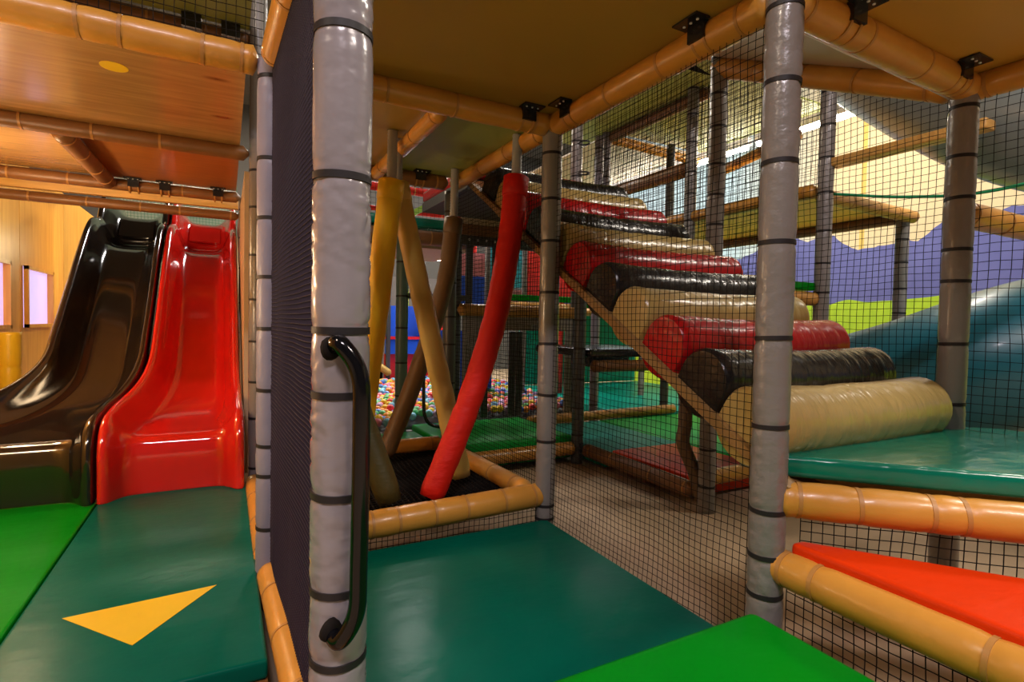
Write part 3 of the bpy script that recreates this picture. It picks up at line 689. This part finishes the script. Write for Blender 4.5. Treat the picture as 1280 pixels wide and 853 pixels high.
tag(mesh_obj('foam_sleeve_scrap', v, f, 'brown_pole', None, cp[-1]), 'torn brown foam sleeve curling down beside the grey post', 'foam sleeve')
box('wall_panel', 4.2, 6.6, 7.65, 7.7, -1.0, .2, 'bright_teal', 'teal padded wall panel behind the teal floor', 'panel')
box('deck_mat', 4.3, 6.4, 6.0, 7.6, .22, .29, 'green_mat', 'green edged upper deck mat above the teal floor', 'mat', bev=.02)
beam((4.2, 5.95, .17), (6.4, 5.95, .17), .05, 'tan_vinyl', 'tan padded beam edging the upper deck over the teal floor')
for x in (4.2, 5.3): post('padded_post', x, 6.0, -1.15, .12, .045, 'grey_vinyl', zs(-.9, .1, .25), 'far grey padded post holding the upper deck over the teal floor', 14, group='far posts under the upper deck')

for k, (xa, xb) in enumerate(((1.50, 1.66), (1.62, 1.74))):
    cp = spline([V(xa, 4.44, .2), V(xa, 4.44, -.55), V(xa+.02, 4.42, -.84), V(xb, 4.40, -.915), V(xb+.1, 4.40, -.915)], 8)
    v, f = tube_geo([Vector(q) for q in cp], .016, 8)
    tag(mesh_obj('strap_loop', v, f, 'black_plastic', None, cp[-1]), 'black strap trailing onto the far green mat '+('next to the green grey post' if k == 0 else 'behind the tan pole'), 'strap')
box('strap_rail', 1.36, 1.9, 4.42, 4.46, .19, .24, 'dark_vinyl', 'dark rail from which the black straps hang', 'rail')

# ================================================================= BALL PIT
prism('ball_pit_edge', [(.3, 4.53), (1.45, 4.53), (1.45, 4.60), (.3, 4.60)], -1.15, -.95, 'grey_vinyl', 'low grey front edge of the ball pit', 'pit edge', bev=.02)
prism('ball_pit_floor', [(.3, 4.61), (1.42, 4.61), (1.42, 4.96), (3.55, 4.96), (3.55, 7.5), (.3, 7.5)], -1.15, -1.0, 'dark_vinyl', 'dark padded floor under the plastic balls', 'pit floor')
cols = [('red', (.75, .04, .05)), ('yellow', (.85, .62, .03)), ('blue', (.06, .22, .70)), ('pink', (.85, .25, .38)), ('light blue', (.20, .55, .80)), ('green', (.10, .50, .20)), ('lilac', (.50, .35, .70)), ('orange', (.85, .30, .03))]
bm = bmesh.new(); bmesh.ops.create_icosphere(bm, subdivisions=2, radius=.04)
bme = []
for n, c in cols:
    me = bpy.data.meshes.new('pit_ball'); bm.to_mesh(me); me.polygons.foreach_set('use_smooth', [True]*len(me.polygons))
    me.materials.append(mat('ball_'+n.replace(' ', '_'), c, .35, var=.03)); bme.append(me)
iv = [v.co.copy() for v in bm.verts]; ifc = [[v.index for v in f.verts] for f in bm.faces]; bm.free()
balls = []
ny = 38
for j in range(ny):
    for i in range(40):
        x = .45+.079*i+(.04 if j % 2 else 0)+random.uniform(-.012, .012); y = 4.66+.075*j+random.uniform(-.012, .012)
        if x > 3.5 or y > 7.45 or (x > 1.38 and y < 5.02): continue
        if any(hypot(x-qx, y-qy) < .1 for qx, qy in ((2.385, 6.02), (2.825, 6.02), (3.345, 6.02), (2.9, 6.6))): continue
        z = -.90+.05*noise.noise(Vector((x*2, y*2, 0)))+random.uniform(-.02, .025)+.05*max(0, (y-6.3))
        balls.append((x, y, z, random.randrange(8)))
def vis(b):
    d = Vector((b[0], b[1], b[2])); px = 640+F*d.dot(rt2)/d.dot(fw); py = 426.5-F*d.dot(up2)/d.dot(fw)
    if px < 458 or px > 745: return 9
    if px < 570: return d.length/10
    return 2+d.length/10
balls.sort(key=vis)
for x, y, z, k in balls[:300]:
    o = bpy.data.objects.new('pit_ball', bme[k]); COL.objects.link(o); o.location = V(x, y, z)
    tag(o, '%s plastic ball in the ball pit' % cols[k][0], 'ball', '%s balls in the ball pit' % cols[k][0])
vs = []; fs = []; mi = []
for x, y, z, k in balls[300:]:
    b0 = len(vs); p = V(x, y, z); vs += [p+q for q in iv]; fs += [tuple(b0+q for q in f) for f in ifc]; mi += [k]*len(ifc)
o = mesh_obj('pit_balls', vs, fs, 'ball_red', None, V(2, 6, -1.0))
for n, c in cols[1:]: o.data.materials.append(MATS['ball_'+n.replace(' ', '_')])
o.data.polygons.foreach_set('material_index', mi)
tag(o, 'mixed coloured plastic balls filling the rest of the pit', 'balls', kind='stuff')
# play station behind the balls
t = thing('play_station', V(2.2, 7.6, -1.0), 'blue and red plastic play station behind the ball pit', 'play station')
box('lower_panel', 2.0, 3.4, 7.58, 7.66, -1.0, -.86, 'blue_plastic', None, None, t)
box('red_recess', 2.0, 3.4, 7.66, 7.7, -.86, -.47, 'red_plastic', None, None, t)
box('blue_band', 2.0, 3.4, 7.58, 7.66, -.47, -.26, 'blue_plastic', None, None, t)
box('red_ledge', 2.0, 3.4, 7.56, 7.66, -.26, -.22, 'red_plastic', None, None, t)
box('blue_screen', 2.0, 2.95, 7.64, 7.68, -.22, .22, 'blue_plastic', None, None, t)
v = [V(2.62, 7.6, -.22), V(2.95, 7.6, -.22), V(2.86, 7.6, .18), V(2.78, 7.6, .18)]; mesh_obj('red_cone', v+[q+Vector((0, .05, 0)) for q in v], [(0, 1, 2, 3), (7, 6, 5, 4), (0, 4, 5, 1), (1, 5, 6, 2), (2, 6, 7, 3), (3, 7, 4, 0)], 'red_plastic', t, None, False)
for q in (2.0, 2.5, 3.4): box('upright', q, q+.05, 7.54, 7.6, -1.0, .9, 'dark_vinyl', None, None, t)
box('wall_panel', 2.3, 3.0, 6.2, 6.24, -.95, -.1, 'blue_plastic', 'dark blue play panel seen through the window opening', 'panel')
t = thing('play_wall', V(2.4, 6.02, -1.15), 'wall of coloured play panels behind the black rubber strips', 'play wall')
for q in (2.36, 2.80, 3.32, 4.12): box('upright', q, q+.05, 5.99, 6.05, -1.15, 1.05, 'far_grey', None, None, t)
for a, b2, c, d, m in ((2.42, 2.78, .12, .56, 'blue_plastic'), (2.42, 2.78, .56, .84, 'pink_plastic'), (2.86, 3.30, .45, .95, 'cyan_plastic'), (2.86, 3.30, .10, .42, 'pink_plastic'), (3.38, 4.10, .36, 1.0, 'red_plastic')):
    box('play_panel', a, b2, 6.0, 6.04, c, d, m, None, None, t)
box('deck_mat', 2.9, 4.1, 5.9, 5.98, .28, .36, 'green_mat', 'green mat edge below the red play panel', 'mat', bev=.015)
beam((2.9, 5.88, .22), (4.1, 5.88, .22), .05, 'tan_vinyl', 'tan padded beam below the red play panel')
# far upper deck behind the poles
box('deck_mat', .3, 2.2, 5.0, 6.2, .90, .99, 'deck_green', 'dark green deck mat edge behind the tops of the poles', 'mat', bev=.02)
beam((.3, 4.98, .80), (2.2, 4.98, .80), .07, 'brown_vinyl', 'thick brown padded beam under the far green deck')
box('support_deck', .3, 2.2, 5.1, 6.2, .72, .86, 'pale_board', 'pale underside of the far green deck', 'deck')
beam((.9, 6.3, 1.55), (2.6, 6.3, 1.55), .05, 'red_pole', 'far red padded rail above the green deck')
beam((.9, 6.3, 1.30), (2.6, 6.3, 1.30), .03, 'red_pole', 'thin far red rail below the thicker red one')
slab('incline_mat', [(1.55, 5.6, 1.0), (2.15, 5.6, 1.35), (2.15, 5.9, 1.35), (1.55, 5.9, 1.0)], .06, 'lime_plastic', 'lime green inclined mat on the far deck', 'mat')
box('wall_panel', .6, 3.4, 9.0, 9.04, -1.15, .75, 'far_grey', 'pale far panel behind the play station', 'panel')
box('wall_panel', 1.6, 1.75, 8.0, 8.1, -1.0, .5, 'lime_plastic', 'lime green upright panel beyond the ball pit', 'panel')
box('wall_panel', 2.35, 2.45, 8.0, 8.1, -.2, .5, 'lime_plastic', 'short lime green panel above the play station', 'panel')
box('crawl_beam', .9, 1.9, 7.8, 7.9, .50, .62, 'cyan_plastic', 'cyan rail beyond the ball pit', 'rail')
beam((1.5, 7.6, -.35), (2.05, 7.5, -.75), .05, 'tan_pole', 'sloping tan padded rail beside the ball pit')
prism('net_ramp', [(1.2, 7.65), (1.95, 7.56), (1.95, 7.78), (1.2, 7.85)], -1.15, -.62, 'net_cord', 'black netted slope beside the ball pit', 'ramp')

# ================================================================= FAR MEZZANINE (right)
box('deck_board', 3.9, 5.2, 2.55, 4.9, 1.02, 1.05, 'amber_board', 'yellow lit deck board in front of the mural', 'deck board')
beam((3.9, 2.52, 1.0), (5.3, 2.56, .99), .055, 'tan_vinyl', 'tan padded beam at the front of the yellow lit deck')
beam((3.84, 2.5, 1.02), (3.80, 4.9, 1.02), .055, 'tan_vinyl', 'tan padded beam at the side of the yellow lit deck')
beam((5.2, 2.6, .98), (5.2, 4.9, .98), .05, 'brown_vinyl', 'brown padded beam at the rear of the yellow lit deck')
box('wooden_plank', 3.82, 3.94, 1.5, 2.42, 1.17, 1.23, 'plank_wood', 'brown plank passing below the grey tube slide', 'plank', bev=.01)
beam((2.76, 1.15, .50), (3.9, 1.2, .52), .055, 'tan_vinyl', 'tan padded beam to the right of the post at the green deck')
box('deck_mat', 3.2, 3.8, 2.46, 3.6, .28, .34, 'green_mat', 'narrow green deck mat beyond the foam rolls', 'mat', bev=.015)
beam((2.72, 2.46, .23), (3.8, 2.46, .22), .05, 'tan_vinyl', 'tan padded beam below the narrow green deck mat')
beam((3.80, 3.72, 1.47), (3.80, 5.2, 1.47), .07, 'brown_vinyl', 'brown padded beam below the far light strip')
beam((3.9, 3.6, 2.15), (3.9, 5.3, 2.15), .055, 'brown_vinyl', 'brown padded beam dividing the green lit ceiling boards')
beam((3.9, 5.0, 2.12), (5.3, 5.05, 2.10), .055, 'tan_vinyl', 'far tan padded cross beam under the green lit ceiling')
box('ceiling_board', 3.92, 5.3, 3.35, 5.0, 2.2, 2.22, 'green_board', 'yellow green ceiling board over the mezzanine', 'ceiling board')
box('ceiling_board', 2.7, 3.88, 3.0, 5.6, 2.2, 2.22, 'green_board', 'green ceiling board left of the brown beam', 'ceiling board')
box('ceiling_board', 3.92, 5.3, 5.1, 7.0, 2.2, 2.22, 'pale_board', 'pale ceiling board beyond the cross beam', 'ceiling board')
beam((2.72, 3.0, 2.1), (3.9, 3.05, 2.1), .05, 'tan_vinyl', 'tan padded beam at the near edge of the green ceiling')
net('crumpled black netting bundled under the green ceiling', (2.95, 3.06, 2.02), (.5, .1, 0), (.02, .3, .18), .02, .004, wav=.03, name='bundled_net')
beam((4.2, 2.9, 1.62), (4.6, 4.2, 1.62), .05, 'plank_wood', 'brown rail beside the grey tube slide', name='wooden_rail', cat='rail')
# red climbing frame far behind
t = thing('climbing_frame', V(3.0, 6.6, 1.15), 'red metal climbing frame beyond the red pad', 'frame')
def bar(a, b2, r, m, n='bar'):
    v, f = tube_geo([V(*a), V(*b2)], r, 8); mesh_obj(n, v, f, m, t)
for a, b2 in (((2.9, 6.6, 1.6), (4.3, 6.6, 1.9)), ((2.9, 6.6, 1.2), (4.3, 6.6, 1.5)), ((3.6, 6.6, 1.2), (3.6, 6.6, 1.85)), ((4.3, 6.6, -1.15), (4.3, 6.6, 1.95)), ((2.9, 6.6, -1.15), (2.9, 6.6, 1.65))): bar(a, b2, .035, 'red_plastic')
post('padded_post', 3.85, 5.05, 1.0, 2.2, .05, 'lilac_pad', zs(1.1, 2.1, .2), 'pale lilac padded post by the red climbing frame')
# fluorescent tubes hung behind the mezzanine
for k, lab in enumerate(('near the tube slide', 'behind the tall grey posts', 'beyond the red pad')):
    y = 3.55+1.5*k
    t = thing('tube_lamp', V(5.38, y, 2.05), 'glowing fluorescent tube lamp '+lab, 'lamp')
    box('housing', 5.34, 5.42, y-.7, y+.7, 2.13, 2.22, 'white_edge', None, None, t)
    v, f = tube_geo([V(5.38, y-.68, 2.1), V(5.38, y+.68, 2.1)], .024, 10); mesh_obj('tube', v, f, 'tube_light', t)
t = thing('tube_lamp', V(2.5, 6.8, .80), 'glowing tube lamp above the ball pit', 'lamp')  # added lamp to brighten the balls
box('housing', 1.9, 3.1, 6.77, 6.83, .86, .92, 'white_edge', None, None, t)
for q in (1.95, 3.0): box('hanger', q, q+.03, 6.785, 6.815, .92, 4.2, 'far_grey', None, None, t)
v, f = tube_geo([V(1.92, 6.8, .83), V(3.08, 6.8, .83)], .024, 10); mesh_obj('tube', v, f, 'tube_light', t)
# green strap
cp = spline([V(3.88, 2.40, .98), V(3.95, 1.95, .88), V(4.0, 1.5, .84), V(4.05, .9, .93)], 10)
v, f = tube_geo([Vector(q) for q in cp], .010, 8)
tag(mesh_obj('green_cord', v, f, 'green_strap', None, cp[0]), 'green cord sagging between the posts', 'cord')
# tube slide: grey upper run, teal lower run
t = thing('tube_slide', V(4.45, 3.4, -1.15), 'large twisting tube slide, grey above and teal below', 'slide')
up_ = spline([V(4.42, 2.75, 2.6), V(4.42, 2.3, 2.10), V(4.44, 1.5, 1.42), V(4.75, .65, 1.05), V(5.5, .2, .78)], 14)
lo_ = spline([V(5.5, .2, .78), V(6.2, .6, .5), V(6.15, 1.3, .25), V(5.4, 1.40, .02), V(4.75, 1.66, -.16), V(4.5, 2.15, -.40), V(4.45, 2.7, -.58), V(4.45, 3.4, -.75)], 14)
v, f = tube_geo([Vector(q) for q in up_], .48, 40); mesh_obj('upper_run', v, f, 'tube_grey', t)
v, f = tube_geo([Vector(q) for q in lo_], .49, 40); mesh_obj('lower_run', v, f, 'tube_teal', t)
# housings of the added ceiling fill lamps
for x, y, e, c in FILL_LAMPS:
    t = thing('ceiling_lamp', V(x, y, CEIL-.1), 'flat rectangular ceiling lamp of the hall', 'lamp', 'hall ceiling lamps')
    box('housing', x-.64, x+.64, y-.2, y+.2, CEIL-.06, CEIL, 'white_edge', None, None, t)
    box('diffuser', x-.6, x+.6, y-.16, y+.16, CEIL-.1, CEIL-.062, 'lamp_panel', None, None, t)
